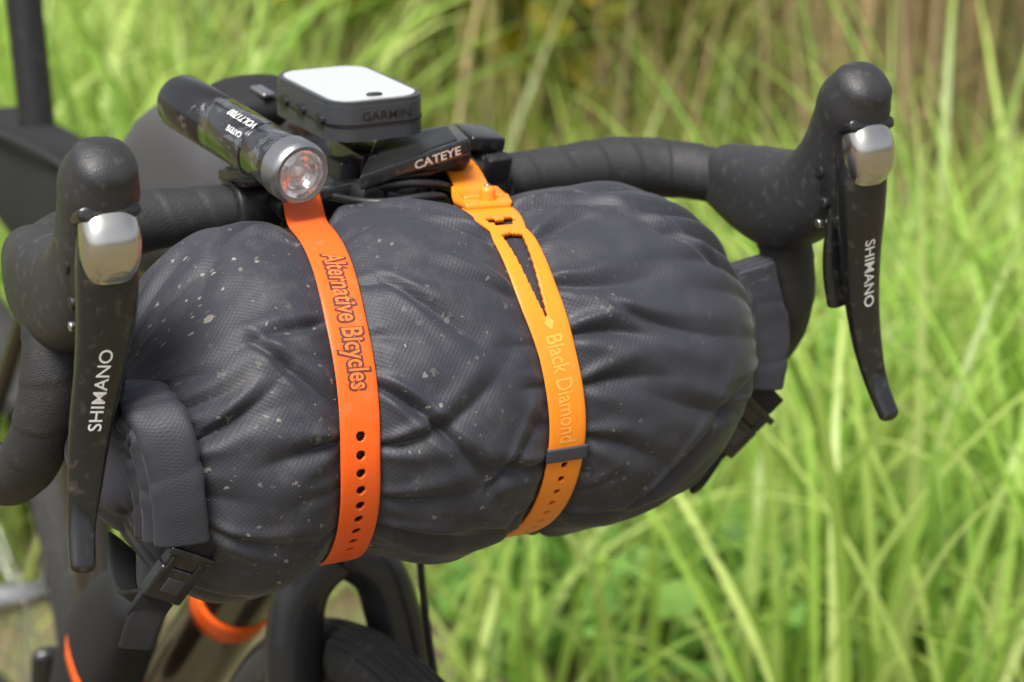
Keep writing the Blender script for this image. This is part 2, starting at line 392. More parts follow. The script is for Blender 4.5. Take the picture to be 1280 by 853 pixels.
for i in range(9):
    ring('cassette_cog', -3.2-.42*i*.8, -98, WZ, 7.5-.55*i, .09, .8, M_steel, bike, n=60, seg=6)
tube('rear_derailleur', [(-6, -96, -71, 1.1), (-6.6, -93, -77, 1.3), (-6, -91, -84, .9)], M_steel, bike, n=10, seg=14)
ring('chainring', -5, -55, -62, 9, .12, 1.4, M_steel, bike, n=90, seg=8)
tube('crank_arm', [(-7, -55, -62, 1.5, 1.0), (-7.6, -49, -47, 1.3, .8)], M_carbon, bike, n=8, seg=16)
for pts in ([(-3.5, 1.5, -.6), (-2.2, 4.2, 1.4), (1.0, 4.6, 1.3), (3.5, 2.2, -.2), (3, -3, -6), (1, -9, -14)],
            [(-5, 1.2, .8), (-2.5, 5.2, .8), (.5, 5.6, .9), (2.6, 2.5, -1), (2, -4, -7), (1, -9, -16)],
            [(5.5, 1.2, -.6), (4.4, 3.0, -5), (3.5, -3, -16), (4.2, -4.6, -25), (5.4, -3.6, -38)],
            [(3.5, 1.3, .9), (1, 3.6, 2.0), (-2, 3, 1.6), (-4, -3, -2)]):
    tube('cable_housing', [p+(.24,) for p in pts], M_plastic, bike, n=50, seg=12, ref=None)
acc = empty('accessory_clamp')
tube('clamp_band', [(5.1, 0, 0, 2.0), (7.1, 0, 0, 2.0)], M_mud, acc, n=8, seg=32, ref=(0, 0, 1), capk=.15)
tube('clamp_band_rib', [(5.7, 0, 0, 2.16), (6.5, 0, 0, 2.16)], M_plastic, acc, n=8, seg=32, ref=(0, 0, 1), capk=.15)
for i in range(7):
    a = math.radians(60+i*11)
    rbox('ratchet_tooth', (6.1, 2.25*math.cos(a), 2.25*math.sin(a)), (.9, .16, .16), (-(math.degrees(a)-90), 0, 0), .03, M_plastic, acc, 1)
rbox('clamp_lug', (5.9, .2, 2.6), (2.2, 2.6, .8), (8, 8, 0), .18, M_mud, acc)
rbox('clamp_screw_boss', (6.0, 2.2, 1.2), (1.5, .8, 1.6), (20, 0, 0), .18, M_plastic, acc)

# ------------------------------------------------------------------ HANDLEBAR BAG
F0, H0 = 9.0, -8.5
def RE(th):
    RF = 9.2; RH = 9.4 if math.sin(th) > 0 else 8.75
    return 1/math.sqrt((math.cos(th)/RF)**2+(math.sin(th)/RH)**2)
def s1b(th):
    d = np.degrees(th)
    return np.interp(d, [-160, -90, -45, 0, 45, 90, 110, 140], [-6.5, -8.0, -9.2, -9.7, -9.2, -8.0, -7.2, -6.4])
def s2b(th):
    d = np.degrees(th)
    return np.interp(d, [-160, -90, -45, 0, 45, 90, 110, 140], [1.0, 1.2, 1.6, 1.8, 1.3, 1.9, 2.8, 3.8])
BL, BR = -20.0, 16.7
NB, NT = 500, 480
bs_ = np.concatenate([np.linspace(BL, BL+.5, 24, endpoint=False), np.linspace(BL+.5, BR-.6, NB-54, endpoint=False), np.linspace(BR-.6, BR, 30)])
th_ = -math.pi+2*math.pi*np.arange(NT)/NT
BB, TT = np.meshgrid(bs_, th_, indexing='ij')
E = np.where(BB < 0, np.clip(1-np.clip(-BB/20.05, 0, 1)**5.5, 0, 1)**.5, np.clip(1-np.clip(BB/16.75, 0, 1)**5.5, 0, 1)**.5)
REa = np.array([RE(t) for t in th_])[None, :]
ARC = TT*9.3
S1 = s1b(TT); S2 = s2b(TT)
low = np.zeros_like(BB)
for i in range(0, NB):
    for j in range(NT):
        t = th_[j]; b = bs_[i]
        low[i, j] = .36*noise.noise(Vector((math.cos(t)*1.1+3, math.sin(t)*1.1+1, b*.1+7)))+.2*noise.noise(Vector((math.cos(t)*2.8, math.sin(t)*2.8, b*.22)))+.06*noise.noise(Vector((math.cos(t)*8, math.sin(t)*8, b*.7)))
disp = low.copy()
disp += 1.1*np.exp(-((BB+15.5)/4.0)**2)*np.exp(-((TT+1.35)/.8)**2)
disp += .2*np.exp(-((BB+14)/4)**2)+.2*np.exp(-((BB+3.7)/3)**2)+.15*np.exp(-((BB-9)/4)**2)
disp -= .45*np.exp(-((BB+8)/3.2)**2)*np.clip(-np.sin(TT), 0, 1)
up_ = np.clip(np.sin(TT), 0, 1)
disp -= 3.0*np.clip((-12.5-BB)/8, 0, 1)**1.5*up_
disp -= 2.3*np.clip((BB-7)/10, 0, 1)**1.6*np.clip(-np.sin(TT)*1.2+.1, 0, 1)
rs = np.random.default_rng(21)
cre = []
def crease(b0, th0, ln, slope, depth, w0, w1, curl=0.):
    cre.append((b0, th0*9.3, ln, slope, depth, w0, w1, curl))
for SB, sgn in ((s1b, 1), (s1b, -1), (s2b, 1), (s2b, -1)):
    t = -2.0+rs.uniform(0, .3)
    while t < 2.1:
        big = rs.random() < .42
        ln = rs.uniform(5, 9) if big else rs.uniform(1.8, 3.6)
        crease(float(SB(t))+sgn*.8, t, sgn*ln, rs.normal(.0, .4)-.2*sgn*math.sin(t), rs.uniform(.8, 1.25) if big else rs.uniform(.3, .7), rs.uniform(.18, .3), rs.uniform(.6, 1.1) if big else .45, rs.normal(0, .05))
        t += rs.uniform(.2, .42)
t = -2.2
while t < 2.2:      # gathers at the rider's-left end
    crease(BR+.2, t*.85, -rs.uniform(5, 15), rs.normal(0, .1)-.2*math.sin(t), rs.uniform(.5, 1.25), rs.uniform(.2, .34), rs.uniform(.55, 1.1), rs.normal(0, .015)); t += rs.uniform(.18, .36)
t = -2.2
while t < 2.2:      # gathers at the other end
    crease(BL+.2, t*.9, rs.uniform(4, 10), rs.normal(0, .2)+.1*math.sin(t), rs.uniform(.5, 1.2), rs.uniform(.2, .34), rs.uniform(.55, 1.1), rs.normal(0, .03)); t += rs.uniform(.2, .4)
for (b0, a0, ln, sl, dp) in ((-13.2, .62, 5.0, -1.3, .9), (-17.5, .2, 5.5, .5, 1.0), (-5.6, .85, 5.5, -1.2, .8), (-2.2, -.2, 4, .9, .6), (6, .55, 8, -.55, .9), (12, .9, -6, .7, .9), (-16, -.4, 6, -.35, .8), (7, -.6, 6, .9, .7)):
    crease(b0, a0, ln, sl, dp, .26, .7, .04)
for (b0, a0, ln, sl, dp, w0, w1, cu) in cre:
    sgn = math.copysign(1, ln); L = abs(ln)
    x = (BB-b0)*sgn
    yc = a0+sl*x+cu*x*x
    dd = (ARC-yc)/math.sqrt(1+sl*sl)
    tt = np.clip(x/L, 0, 1)
    along = np.where((x > -1.2) & (x < L), (1-tt**1.6)**1.1*np.clip((x+1.2)/1.2, 0, 1), 0)
    w = w0+(w1-w0)*tt
    valley = -np.exp(-np.sqrt((dd/w)**2+.025)*1.2)
    ridge_ = .55*np.exp(-((dd-1.8*w)/(1.1*w))**2)+.3*np.exp(-((dd+2.1*w)/(1.4*w))**2)
    disp += dp*.58*along*(valley+ridge_)
sup = np.ones_like(BB)
for SS, dpt in ((S1, .7), (S2, .55)):
    ad = np.abs(BB-SS)
    disp -= dpt*np.exp(-(ad/2.3)**2)
    sup = np.minimum(sup, 1-np.exp(-(ad/1.35)**4))
disp = disp*sup+(1-sup)*(-.75)
RR = np.maximum(.25, REa*E+disp*np.minimum(1, E*1.3)+.25-.35*np.exp(-((BB+8.5)/2)**2)*np.clip(-np.sin(TT), 0, 1))
V = np.stack([BB, F0+RR*np.cos(TT), H0+RR*np.sin(TT)], 2).reshape(-1, 3)
UV = np.stack([BB, ARC], 2).reshape(-1, 2)
F = []
for i in range(NB-1):
    for j in range(NT):
        F.append((i*NT+j, (i+1)*NT+j, (i+1)*NT+(j+1) % NT, i*NT+(j+1) % NT))
F.append([j for j in range(NT)][::-1]); F.append([(NB-1)*NT+j for j in range(NT)])
bag = empty('handlebar_bag')
shell = add_obj('shell', V, F, M_bag, bag)
def set_uv(o, UV):
    me = o.data; l = me.uv_layers.new(name='UVMap')
    idx = np.empty(len(me.loops), int); me.loops.foreach_get('vertex_index', idx)
    l.data.foreach_set('uv', np.asarray(UV, float)[idx].ravel())
set_uv(shell, UV)
def wrapa(a):
    while a > math.pi: a -= 2*math.pi
    while a < -math.pi: a += 2*math.pi
    return a
def cloth_roll(name, pts, n=160, seg=64, ref=(1, 0, 0), sd=0., expo=3.0, groove=0., amp=.05, grooves=(), kinks=()):
    def md(a, t):
        v = amp*noise.noise(Vector((math.cos(t)*1.0, math.sin(t)*1.0, a*.35+sd)))+amp*.8*noise.noise(Vector((math.cos(t)*1.8, math.sin(t)*1.8, a*1.2+sd)))
        for q, g in enumerate(grooves): v -= groove*(.6 if q % 2 else 1)*math.exp(-((abs(wrapa(t-g-.07*math.sin(a*.7+sd+q))))/.07)**2)
        for kc, kd, kw in kinks:
            s = a-kc-.35*math.sin(t*1.0+sd+kc)
            v -= kd*math.exp(-(abs(s)/kw)**1.3); v += kd*.45*math.exp(-((s-kw*2)/(kw*1.5))**2)
        return v
    o = tube(name, pts, M_bag, bag, n=n, seg=seg, ref=ref, expo=expo, mod=md, capk=.35)
    me = o.data
    uv = [(2+(i//seg)*.12, (i % seg)*.11) for i in range(len(me.vertices))]
    set_uv(o, uv); return o
# roll-top closures: several flat turns of fabric lying on one another
rc = np.array([(-19.9, 9.4, -7.2), (-19.8, 11.4, -5.9), (-19.3, 13.9, -5.5), (-18.9, 15.2, -6.3), (-18.6, 15.7, -8.4), (-18.4, 15.6, -11.6)])
nr = np.array([(-.35, .1, .9), (-.2, .15, .95), (0, .5, .85), (.0, .9, .4), (0, 1., .1), (0, 1., 0.)])
for li, (off, ra, rb, nm) in enumerate(((-.75, 1.55, .42, 'turn_inner'), (0., 1.45, .44, 'turn_middle'), (.72, 1.3, .4, 'turn_outer'))):
    P = rc+nr*off+np.array((.12*li-.1, 0, 0))
    cloth_roll('roll_'+nm+'_right', [tuple(p)+(ra*(1-.1*(i == 0)), rb*(1.15 if i in (2, 3) else 1)) for i, p in enumerate(P)], ref=(1, .35, 0), sd=3+li*2.3, amp=.07,
               kinks=((4.6+.2*li, .13, .22), (5.7, .16, .2), (6.6-.2*li, .12, .22), (9.5, .06, .3)))
cloth_roll('neck_right', [(-15.6, 9.2, -8.8, 4.8, 6.0), (-18.0, 9.8, -8.8, 4.4, 4.8), (-19.3, 10.8, -8.6, 3.2, 3.2)], ref=(0, 1, 0), sd=5, n=80, expo=2.2, groove=.08, grooves=(.3, .8, 1.3, -.3, -.9, -1.5, 2.2), amp=.1)
cloth_roll('neck_left', [(13.0, 9, -8.4, 5.4, 5.8), (16.0, 9, -8.2, 3.2, 4.4), (18.8, 8.8, -7.9, .9, 3.4)], ref=(0, 1, 0), sd=6, n=80, expo=2.3, groove=.1, grooves=(.3, .8, 1.3, -.3, -.9, -1.5), amp=.08)
lc = np.array([(18.9, 8.4, -4.6), (19.3, 8.6, -6.5), (19.8, 8.8, -9), (19.5, 9.0, -11.6)])
for li, (off, ra, nm) in enumerate(((-.6, 1.75, 'turn_inner'), (.1, 1.6, 'turn_middle'), (.78, 1.4, 'turn_outer'))):
    P = lc+np.array((-.25*off, off, 0))
    cloth_roll('roll_'+nm+'_left', [tuple(p)+(ra*(1-.14*(i == 3)), .42) for i, p in enumerate(P)], ref=(1, .25, 0), sd=8+li*1.7, amp=.06, kinks=((2.2, .06, .3), (5.0+.3*li, .08, .25)))
def buckle(tag, c, rot, k=1.):
    M = Lmat(c, rot)
    def sub(nm, x, y, z, sz, bev, mat):
        p = M @ Vector((x*k, y*k, z*k)); return rbox(nm+'_'+tag, (p.x, -p.y, p.z), tuple(q*k for q in sz), rot, bev, mat, bag)
    sub('buckle_body', 0, 0, -.4, (2.3, .75, 1.9), .2, M_mud)
    sub('buckle_male', 0, 0, 1.0, (2.3, .6, .9), .15, M_mud)
    sub('buckle_bar', 0, -.15, 1.45, (2.7, .5, .35), .1, M_mud)
    sub('buckle_prong', -.8, -.08, .4, (.35, .62, 1.5), .1, M_plastic)
    sub('buckle_prong', .8, -.08, .4, (.35, .62, 1.5), .1, M_plastic)
    sub('buckle_slot', 0, -.4, -.35, (1.0, .1, .8), .03, M_plastic2)
    sub('web_top', 0, 0, 2.0, (2.0, .3, 1.4), .08, M_web)
    sub('web_low', 0, .1, -2.0, (2.0, .3, 1.6), .08, M_web)
buckle('right', (-18.5, 15.6, -13.6), (20, 30, 10))
buckle('left', (18.3, 8.6, -14.2), (16, 44, 8), 1.15)
tube('closure_strap_right', [(-19.4, 14.8, -15.0, 1.0, .14), (-19.6, 12.8, -15.8, 1.0, .14), (-19.0, 9, -16.0, 1.0, .14), (-18, 6, -15.5, 1.0, .14)], M_web, bag, n=20, seg=12, expo=4, ref=(1, 0, -1))
tube('strap_tail_right', [(-19.5, 15.0, -15.2, .9, .1), (-20.1, 15.1, -16.2, .9, .1), (-20.4, 15.0, -17.2, .9, .1)], M_web, bag, n=20, seg=12, expo=4, ref=(1, 0, -.5))
tube('closure_strap_left', [(16.8, 8.2, -15.8, 1.0, .14), (15.0, 7.6, -16.6, 1.0, .14), (12, 6, -16.4, 1.0, .14)], M_web, bag, n=20, seg=12, expo=4, ref=(0, 1, 0))
tube('closure_loop_left', [(16.6, 9.8, -15.0, .2), (14.6, 10, -16.9, .2), (16.4, 8.2, -17.5, .2), (18.2, 8.0, -15.6, .2)], M_web, bag, n=30, seg=10, ref=None)

# ------------------------------------------------------------------ STRAPS
class Strap:
    def __init__(s, pts, n=1200):
        S = spline(np.array(pts, float), 2400)
        for _ in range(12):
            S[20:-20] = sum(np.roll(S, k, 0) for k in range(-20, 21))[20:-20]/41
        a = np.concatenate([[0], np.cumsum(np.linalg.norm(np.diff(S, axis=0), axis=1))])
        s.L = a[-1]; s.n = n
        q = np.linspace(0, s.L, n)
        s.C = np.stack([np.interp(q, a, S[:, k]) for k in range(3)], 1)
        t = np.gradient(s.C, axis=0); t /= np.linalg.norm(t, axis=1)[:, None]
        w = np.array([1., 0, 0])[None]-t[:, :1]*t; w /= np.linalg.norm(w, axis=1)[:, None]
        nn = np.cross(t, w)
        out = s.C-np.array([0, F0-3, H0-1.])[None]; out[:, 0] = 0
        sg = np.sign((nn*out).sum(1)); sg[sg == 0] = 1
        s.w = w; s.nn = nn*sg[:, None]
    def at(s, u, v, off):
        x = np.clip(np.asarray(u)/s.L*(s.n-1), 0, s.n-1); i = np.floor(x).astype(int); i = np.minimum(i, s.n-2); fr = (x-i)[:, None]
        g = lambda A: A[i]*(1-fr)+A[i+1]*fr
        return g(s.C)+g(s.w)*np.asarray(v)[:, None]+g(s.nn)*np.asarray(off)[:, None]
    def s_at_theta(s, deg):
        th = np.degrees(np.arctan2(s.C[:, 2]-H0, s.C[:, 1]-F0))
        m = (np.arange(s.n) > s.n*.12) & (np.arange(s.n) < s.n*.9)
        i = np.argmin(np.where(m, np.abs(th-deg), 1e9)); return s.L*i/(s.n-1)
def strap_pts(bf, bar_b, low=0.):
    P = [(bar_b-.1, -1.6, -1.0), (bar_b, -1.6, .9), (bar_b, 0, 1.85), (bar_b-.1, 1.6, 1.7)]
    for d in range(100, -156, -5):
        th = math.radians(d); r = RE(th)-.12-low*max(0, -math.sin(th))
        P.append((float(bf(th)), F0+r*math.cos(th), H0+r*math.sin(th)))
    return P
def strap_mesh(name, st, s0, s1, half, holes, mat, parent, thick=.2, ds=.05, nt=44, off=.0):
    ns = int((s1-s0)/ds)
    U = np.linspace(s0, s1, ns+1); tt = np.linspace(-1, 1, nt+1)
    UU, TT = np.meshgrid(U, tt, indexing='ij')
    hw = np.array([half(u) for u in U])
    VV = TT*hw[:, None]
    rounding = -.06*np.abs(TT)**8
    P = st.at(UU.ravel(), VV.ravel(), (np.full(UU.shape, off)+rounding).ravel())
    uc = (UU[:-1, :-1]+UU[1:, 1:])/2; vc = (VV[:-1, :-1]+VV[1:, 1:])/2
    F = []
    for i in range(ns):
        for j in range(nt):
            if holes(uc[i, j], vc[i, j]): continue
            a = i*(nt+1)+j
            F.append((a, a+1, a+nt+2, a+nt+1))
    o = add_obj(name, P, F, mat, parent, recalc=False)
    bm = bmesh.new(); bm.from_mesh(o.data)
    loose = [v for v in bm.verts if not v.link_faces]; bmesh.ops.delete(bm, geom=loose, context='VERTS')
    bm.faces.ensure_lookup_table(); f = bm.faces[len(bm.faces)//2]
    cw = Vector(T(0, F0, H0)); v = f.calc_center_median()-cw
    if f.normal.dot(v) < 0: bmesh.ops.reverse_faces(bm, faces=bm.faces)
    bm.to_mesh(o.data); bm.free()
    md = o.modifiers.new('thick', 'SOLIDIFY'); md.thickness = thick*.01; md.offset = -1
    return o
def strap_text(name, st, s_c, v0, s, size, mat, parent, fat, off, length, hgt=1.):
    V, F = text_data(s, size, fat, .3)
    k = length/(V[:, 0].max()-V[:, 0].min())
    P = st.at(s_c+V[:, 0]*k, v0+V[:, 1]*hgt, np.full(len(V), off))
    return add_obj(name, P, F, mat, parent, smooth=False, recalc=False)

st1 = Strap(strap_pts(s1b, -5.9, .45))
cargo1 = empty('cargo_strap')
hs0 = st1.s_at_theta(8)
hole_c = [hs0+i*.95 for i in range(14)]
strap_mesh('band', st1, .2, st1.L-.5, lambda u: 1.05, lambda u, v: any((u-c)**2+v*v < .25**2 for c in hole_c), M_orange, cargo1)
ctext = st1.s_at_theta(47)
strap_text('print_outline', st1, ctext, .0, 'Alternative Bicycles', 1.35, M_brown, cargo1, .12, .018, 8.1, 1.12)
strap_text('print_fill', st1, ctext, .0, 'Alternative Bicycles', 1.35, M_print_or, cargo1, .018, .034, 7.9, 1.1)

st2 = Strap(strap_pts(s2b, 3.9))
cargo2 = empty('cargo_strap')
sA = st2.s_at_theta(84); sB = st2.s_at_theta(72); sC = st2.s_at_theta(33); sD = st2.s_at_theta(-3); sE = st2.s_at_theta(-6)
def half2(u):
    if u < sA-3: return 1.0
    if u < sB: return 1.0+.38*math.sin(math.pi*min(1, max(0, (u-(sA-3))/(sB-sA+3))))
    return float(np.interp(u, [sB, sB+.8, sC-1, sC+1.5], [1.05, 1.18, 1.18, 1.05]))
hb = [sE+1.3+i*.9 for i in range(9)]
def holes2(u, v):
    if sB-1.5 < u < sB-.45 and abs(v) < .78 and not ((u > sB-.8) and abs(v) > .55) and not (u < sB-1.2 and abs(v) < .25): return True
    if sB+.25 < u < sC:
        t = (u-(sB+.25))/(sC-sB-.25); w = .62*(1-t)**.8*min(1, (u-sB-.25)/.15)
        if abs(v) < w: return True
    for c in hb:
        if (u-c)**2+v*v < .2**2: return True
    return False
strap_mesh('band', st2, .2, st2.L-.5, half2, holes2, M_amber, cargo2, thick=.26, off=.06)
strap_text('print', st2, (sC+sD)/2+.5, .0, 'Black Diamond', 1.2, M_print_pale, cargo2, .02, .078, (sD-sC)*.98, 1.1)
P = st2.at(np.array([sC+.05, sC+.45, sC+.85, sC+.45])-.55, np.array([0, .3, 0, -.3]), np.full(4, .078))
add_obj('print_logo', P, [(0, 1, 2, 3)], M_print_pale, cargo2, smooth=False, recalc=False)
strap_mesh('keeper', st2, sE+.25, sE+.95, lambda u: 1.2, lambda u, v: False, M_keeper, cargo2, thick=.45, off=.22)
def head_block(u0, u1, hw, off, nm, mat, thick):
    return strap_mesh(nm, st2, u0, u1, hw, lambda u, v: False, mat, cargo2, thick=thick, off=off)
head_block(sA-4.6, sA-.9, lambda u: 1.55-.14*abs(u-(sA-2.8)), .42, 'buckle_head', M_amber, .55)
head_block(sA-3.6, sA-1.9, lambda u: 1.1, .6, 'buckle_head_step', M_amber, .3)
pk = st2.at(np.array([sA-1.5, sA-1.5]), np.array([.1, .1]), np.array([.3, .85]))
tube('buckle_knob', [tuple(pk[0])+(.46,), tuple(pk[1])+(.42,)], M_amber, cargo2, n=6, seg=20, capk=.8)
pk = st2.at(np.array([sA-1.5, sA-1.5]), np.array([.1, .1]), np.array([1.0, 1.2]))
tube('buckle_pin', [tuple(pk[0])+(.16,), tuple(pk[1])+(.16,)], M_steel, cargo2, n=3, seg=14, capk=.4)

# ------------------------------------------------------------------ HEADLIGHT
light = empty('bicycle_headlight')
Lr = np.array((-9.6, -6.2, 5.1)); Lf = np.array((-7.9, 6.6, 3.35))
dv = Lf-Lr
def lp(t): return tuple(Lr+dv*t)
def frame_at(c, d):
    d = Vector((d[0], -d[1], d[2])).normalized()
    z = d; x = Vector((1, 0, 0)); x = (x-x.dot(z)*z).normalized(); y = z.cross(x)
    M = Matrix((x, y, z)).transposed().to_4x4(); M.translation = Vector((c[0], -c[1], c[2])); return M
def lathe(name, prof, M, mat, parent, seg=48):
    V = []; F = []
    for r, z in prof:
        for j in range(seg):
            a = 2*math.pi*j/seg; p = M @ Vector((r*math.cos(a), r*math.sin(a), z)); V.append((p.x, -p.y, p.z))
    for i in range(len(prof)-1):
        for j in range(seg): F.append((i*seg+j, i*seg+(j+1) % seg, (i+1)*seg+(j+1) % seg, (i+1)*seg+j))
    return autosmooth(add_obj(name, V, F, mat, parent, recalc=True), 40)
Mf = frame_at(lp(1.0), dv)
LL = float(np.linalg.norm(dv))
housing = lathe('housing', [(.01, -LL), (1.1, -LL), (1.4, -LL+.15), (1.55, -LL+.5), (1.57, -LL+.6), (1.57, -8.0), (1.53, -7.95), (1.53, -7.8), (1.57, -7.75), (1.57, -3.4), (1.52, -3.35), (1.52, -3.15), (1.6, -3.05), (1.62, -.7), (.01, -.7)], Mf, M_lbody, light, 64)
M_silver = pmat('bezel_silver', (.42, .42, .43), .3, metal=.9)
M_refl = pmat('reflector', (.92, .93, .95), .16, metal=.85, var=.02)
lathe('bezel', [(1.2, .35), (1.3, .62), (1.5, .66), (1.66, .5), (1.69, .2), (1.69, -.7), (1.5, -.7)], Mf, M_silver, light)
lathe('reflector', [(.28, -.05), (.45, .0), (.62, .12), (.66, .06), (.9, .28), (.96, .22), (1.28, .55)], Mf, M_refl, light)
glass, nt, p = new_mat('lens_glass'); p.inputs['Transmission Weight'].default_value = 1; p.inputs['Roughness'].default_value = .02; p.inputs['IOR'].default_value = 1.3
tcn = nt.nodes.new('ShaderNodeTexCoord'); vn = nt.nodes.new('ShaderNodeTexVoronoi'); vn.inputs['Scale'].default_value = 260
nt.links.new(tcn.outputs['Object'], vn.inputs['Vector']); bn = nt.nodes.new('ShaderNodeBump'); bn.inputs['Strength'].default_value = .6; bn.inputs['Distance'].default_value = .002
nt.links.new(vn.outputs['Distance'], bn.inputs['Height']); nt.links.new(bn.outputs['Normal'], p.inputs['Normal'])
lathe('lens', [(.001, .82), (.5, .79), (.95, .72), (1.3, .6)], Mf, glass, light)
lathe('led', [(.001, .3), (.2, .26), (.36, .1), (.42, -.06)], Mf, M_white, light)
rbox('mount_rail', tuple(np.array(lp(.62))+np.array((0, 0, -1.75))), (1.7, 4.2, .6), (-8, 0, 7), .15, M_mud, light)
rbox('mount_foot', (-7.9, .6, 1.95), (2.3, 2.6, 1.0), (-6, 0, 5), .2, M_mud, light)
tube('mount_band', [(-9.0, 0, 0, 1.85), (-6.9, 0, 0, 1.85)], M_plastic, light, n=8, seg=32, ref=(0, 0, 1), capk=.15)
tube('mount_dial', [(-6.9, 1.9, .6, .7), (-6.9, 3.0, .5, .7)], M_plastic, light, n=6, seg=24, ref=(1, 0, 0), capk=.3)
def on_barrel(s, size, zc, a0, sc=1.):
    V, F = text_data(s, size, .012, .15); W = []
    for v in V:
        a = a0+v[1]*sc/1.6
        p = Mf @ Vector((1.625*math.cos(a), 1.625*math.sin(a), zc-v[0]*sc)); W.append((p.x, -p.y, p.z))
    return add_obj('housing_print', W, F, M_white, light, smooth=False, recalc=False)
on_barrel('VOLT1700', .62, -4.6, math.radians(112))
on_barrel('CATEYE', .42, -4.3, math.radians(142))

# ------------------------------------------------------------------ GPS UNIT
gps = empty('gps_unit')
G = Lmat((-1.3, -1.6, 5.0), (3, 0, 2))
prism('case', rrect(5.9, 8.6, 1.6, 10), -1.15, .75, G, .45, M_plastic2, gps, 5)
prism('case_seam', rrect(5.98, 8.68, 1.6, 10), -.35, -.2, G, .04, M_dark, gps, 1)
prism('rim', rrect(5.75, 8.45, 1.5, 10), .6, 1.0, G, .2, M_plastic2, gps, 3)
prism('face', rrect(5.2, 7.9, 1.3, 10), .95, 1.06, G, .05, M_screen_glare, gps, 2)
prism('screen_button', rrect(.9, .5, .22, 6), 1.05, 1.16, G @ Matrix.Translation((0, -3.2, 0)), .04, M_dark, gps, 1)
for y in (-2.6, -.2, 2.0):
    prism('side_button', rrect(.5, 1.1, .22, 6), -.3, .3, G @ Matrix.Translation((-2.85, y, -.1)) @ Matrix.Rotation(math.radians(90), 4, 'Y'), .08, M_plastic, gps, 2)
text_on('print', 'GARMIN', .68, G @ Matrix.Translation((.2, -4.33, .2)) @ Matrix.Rotation(math.radians(90), 4, 'X'), M_dark, gps, .006, 1.15)
prism('mount_disc', [(1.7*math.cos(a), 1.7*math.sin(a)) for a in np.linspace(0, 2*math.pi, 32, endpoint=False)], -1.75, -1.15, G, .12, M_mud, gps)
rbox('mount_arm', (-1.0, -.4, 2.2), (2.2, 4.5, 1.3), (4, 0, 0), .25, M_mud, gps)
rbox('mount_leg', (-2.6, .2, 1.5), (1.2, 2.2, 1.4), (0, 10, 0), .2, M_plastic, gps)

# ------------------------------------------------------------------ CYCLING COMPUTER
comp = empty('cycling_computer')
top = [(-3.6, 4.9, 2.3), (2.9, 5.0, 3.7), (4.3, .4, 3.6), (-.2, -.3, 3.1)]
def slab(name, top, th, bev, mat, parent, grow=0.):
    bm = bmesh.new(); c = sum((Vector((p[0], -p[1], p[2])) for p in top), Vector())/4
    hi = []; lo = []
    for p in top:
        q = Vector((p[0], -p[1], p[2])); q = q+(q-c).normalized()*grow
        hi.append(bm.verts.new(q)); lo.append(bm.verts.new(q-Vector((0, 0, th))))
    bm.faces.new(hi); bm.faces.new(lo[::-1])
    for i in range(4): bm.faces.new((lo[i], lo[(i+1) % 4], hi[(i+1) % 4], hi[i]))
    bmesh.ops.bevel(bm, geom=bm.edges[:], offset=bev, segments=4, profile=.6, affect='EDGES')
    return bm_to_obj(name, bm, Matrix.Identity(4), mat, parent)
slab('case', top, .85, .18, M_mud, comp)
slab('screen', [(p[0]*1, p[1], p[2]+.05) for p in top], .2, .05, M_dark, comp, -.75)
d = Vector((6.5, -.1, 1.4)).normalized()
up = Vector((0, -.25, 1)).normalized(); zz = d.cross(up).normalized(); up = zz.cross(d)
Mt = Matrix((d, up, zz)).transposed().to_4x4(); Mt.translation = Vector((.95, -5.06, 2.85))
text_on('print', 'CATEYE', .72, Mt, M_white, comp, .012, 1.1)
rbox('bracket_arm', (.2, 2.6, 1.6), (6.4, 2.0, .8), (-6, -11, 4), .2, M_mud, comp)
tube('bracket_stalk', [(3.2, 2.8, 2.3, .8), (3.2, 1.0, .9, .8)], M_plastic, comp, n=6, seg=18)
tube('bracket_clamp', [(2.2, 0, 0, 1.95), (3.7, 0, 0, 1.95)], M_mud, comp, n=6, seg=30, ref=(0, 0, 1), capk=.15)
tube('bracket_dial', [(-2.6, 3.0, .9, .75), (-2.6, 4.2, .85, .75)], M_plastic, comp, n=6, seg=24, capk=.3)
rbox('bracket_link', (-4.2, 2.2, 1.0), (3.4, 1.5, .6), (-6, -6, 0), .15, M_mud, comp)

# ------------------------------------------------------------------ OTHER BAGS
def cloth_mod(sd, amp=.05):
    return lambda a, t: amp*noise.noise(Vector((math.cos(t)*1.3+sd, math.sin(t)*1.3, a*.12)))
ttb = empty('top_tube_bag')
tube('body', [(-3.2, -15.5, -3.6, 2.6, 4.6), (-3.0, -19, -3.2, 3.0, 5.2), (-2.5, -28, -5, 3.0, 5.0), (-1.5, -36, -9, 2.6, 4.0)], M_greycl, ttb, n=50, seg=40, expo=3.2, mod=cloth_mod(3))
tube('lid', [(-2.2, -11.5, 3.0, 2.2, 1.0), (-2.0, -14, 3.3, 2.4, 1.2), (-1.8, -17, 2.9, 2.2, 1.1)], M_blackcl, ttb, n=30, seg=30, expo=2.6, mod=cloth_mod(8))
rbox('zip_pull', (-2.6, -11.2, 4.1), (.8, 1.6, .25), (10, 0, 10), .1, M_steel, ttb)
fb = empty('frame_bag')
tube('body', [(0, -42, -12, 2.6, 5.0), (0, -50, -13, 3.4, 6.4), (0, -62, -14, 3.2, 6.0), (0, -78, -13, 3.2, 4.5)], M_blackcl, fb, n=50, seg=36, expo=3, mod=cloth_mod(5))
tube('piping', [(-3.2, -42, -8.2, .35), (-3.5, -55, -8, .35), (-3.3, -78, -9.5, .35)], M_web, fb, n=20, seg=10)
db = empty('down_tube_bag')
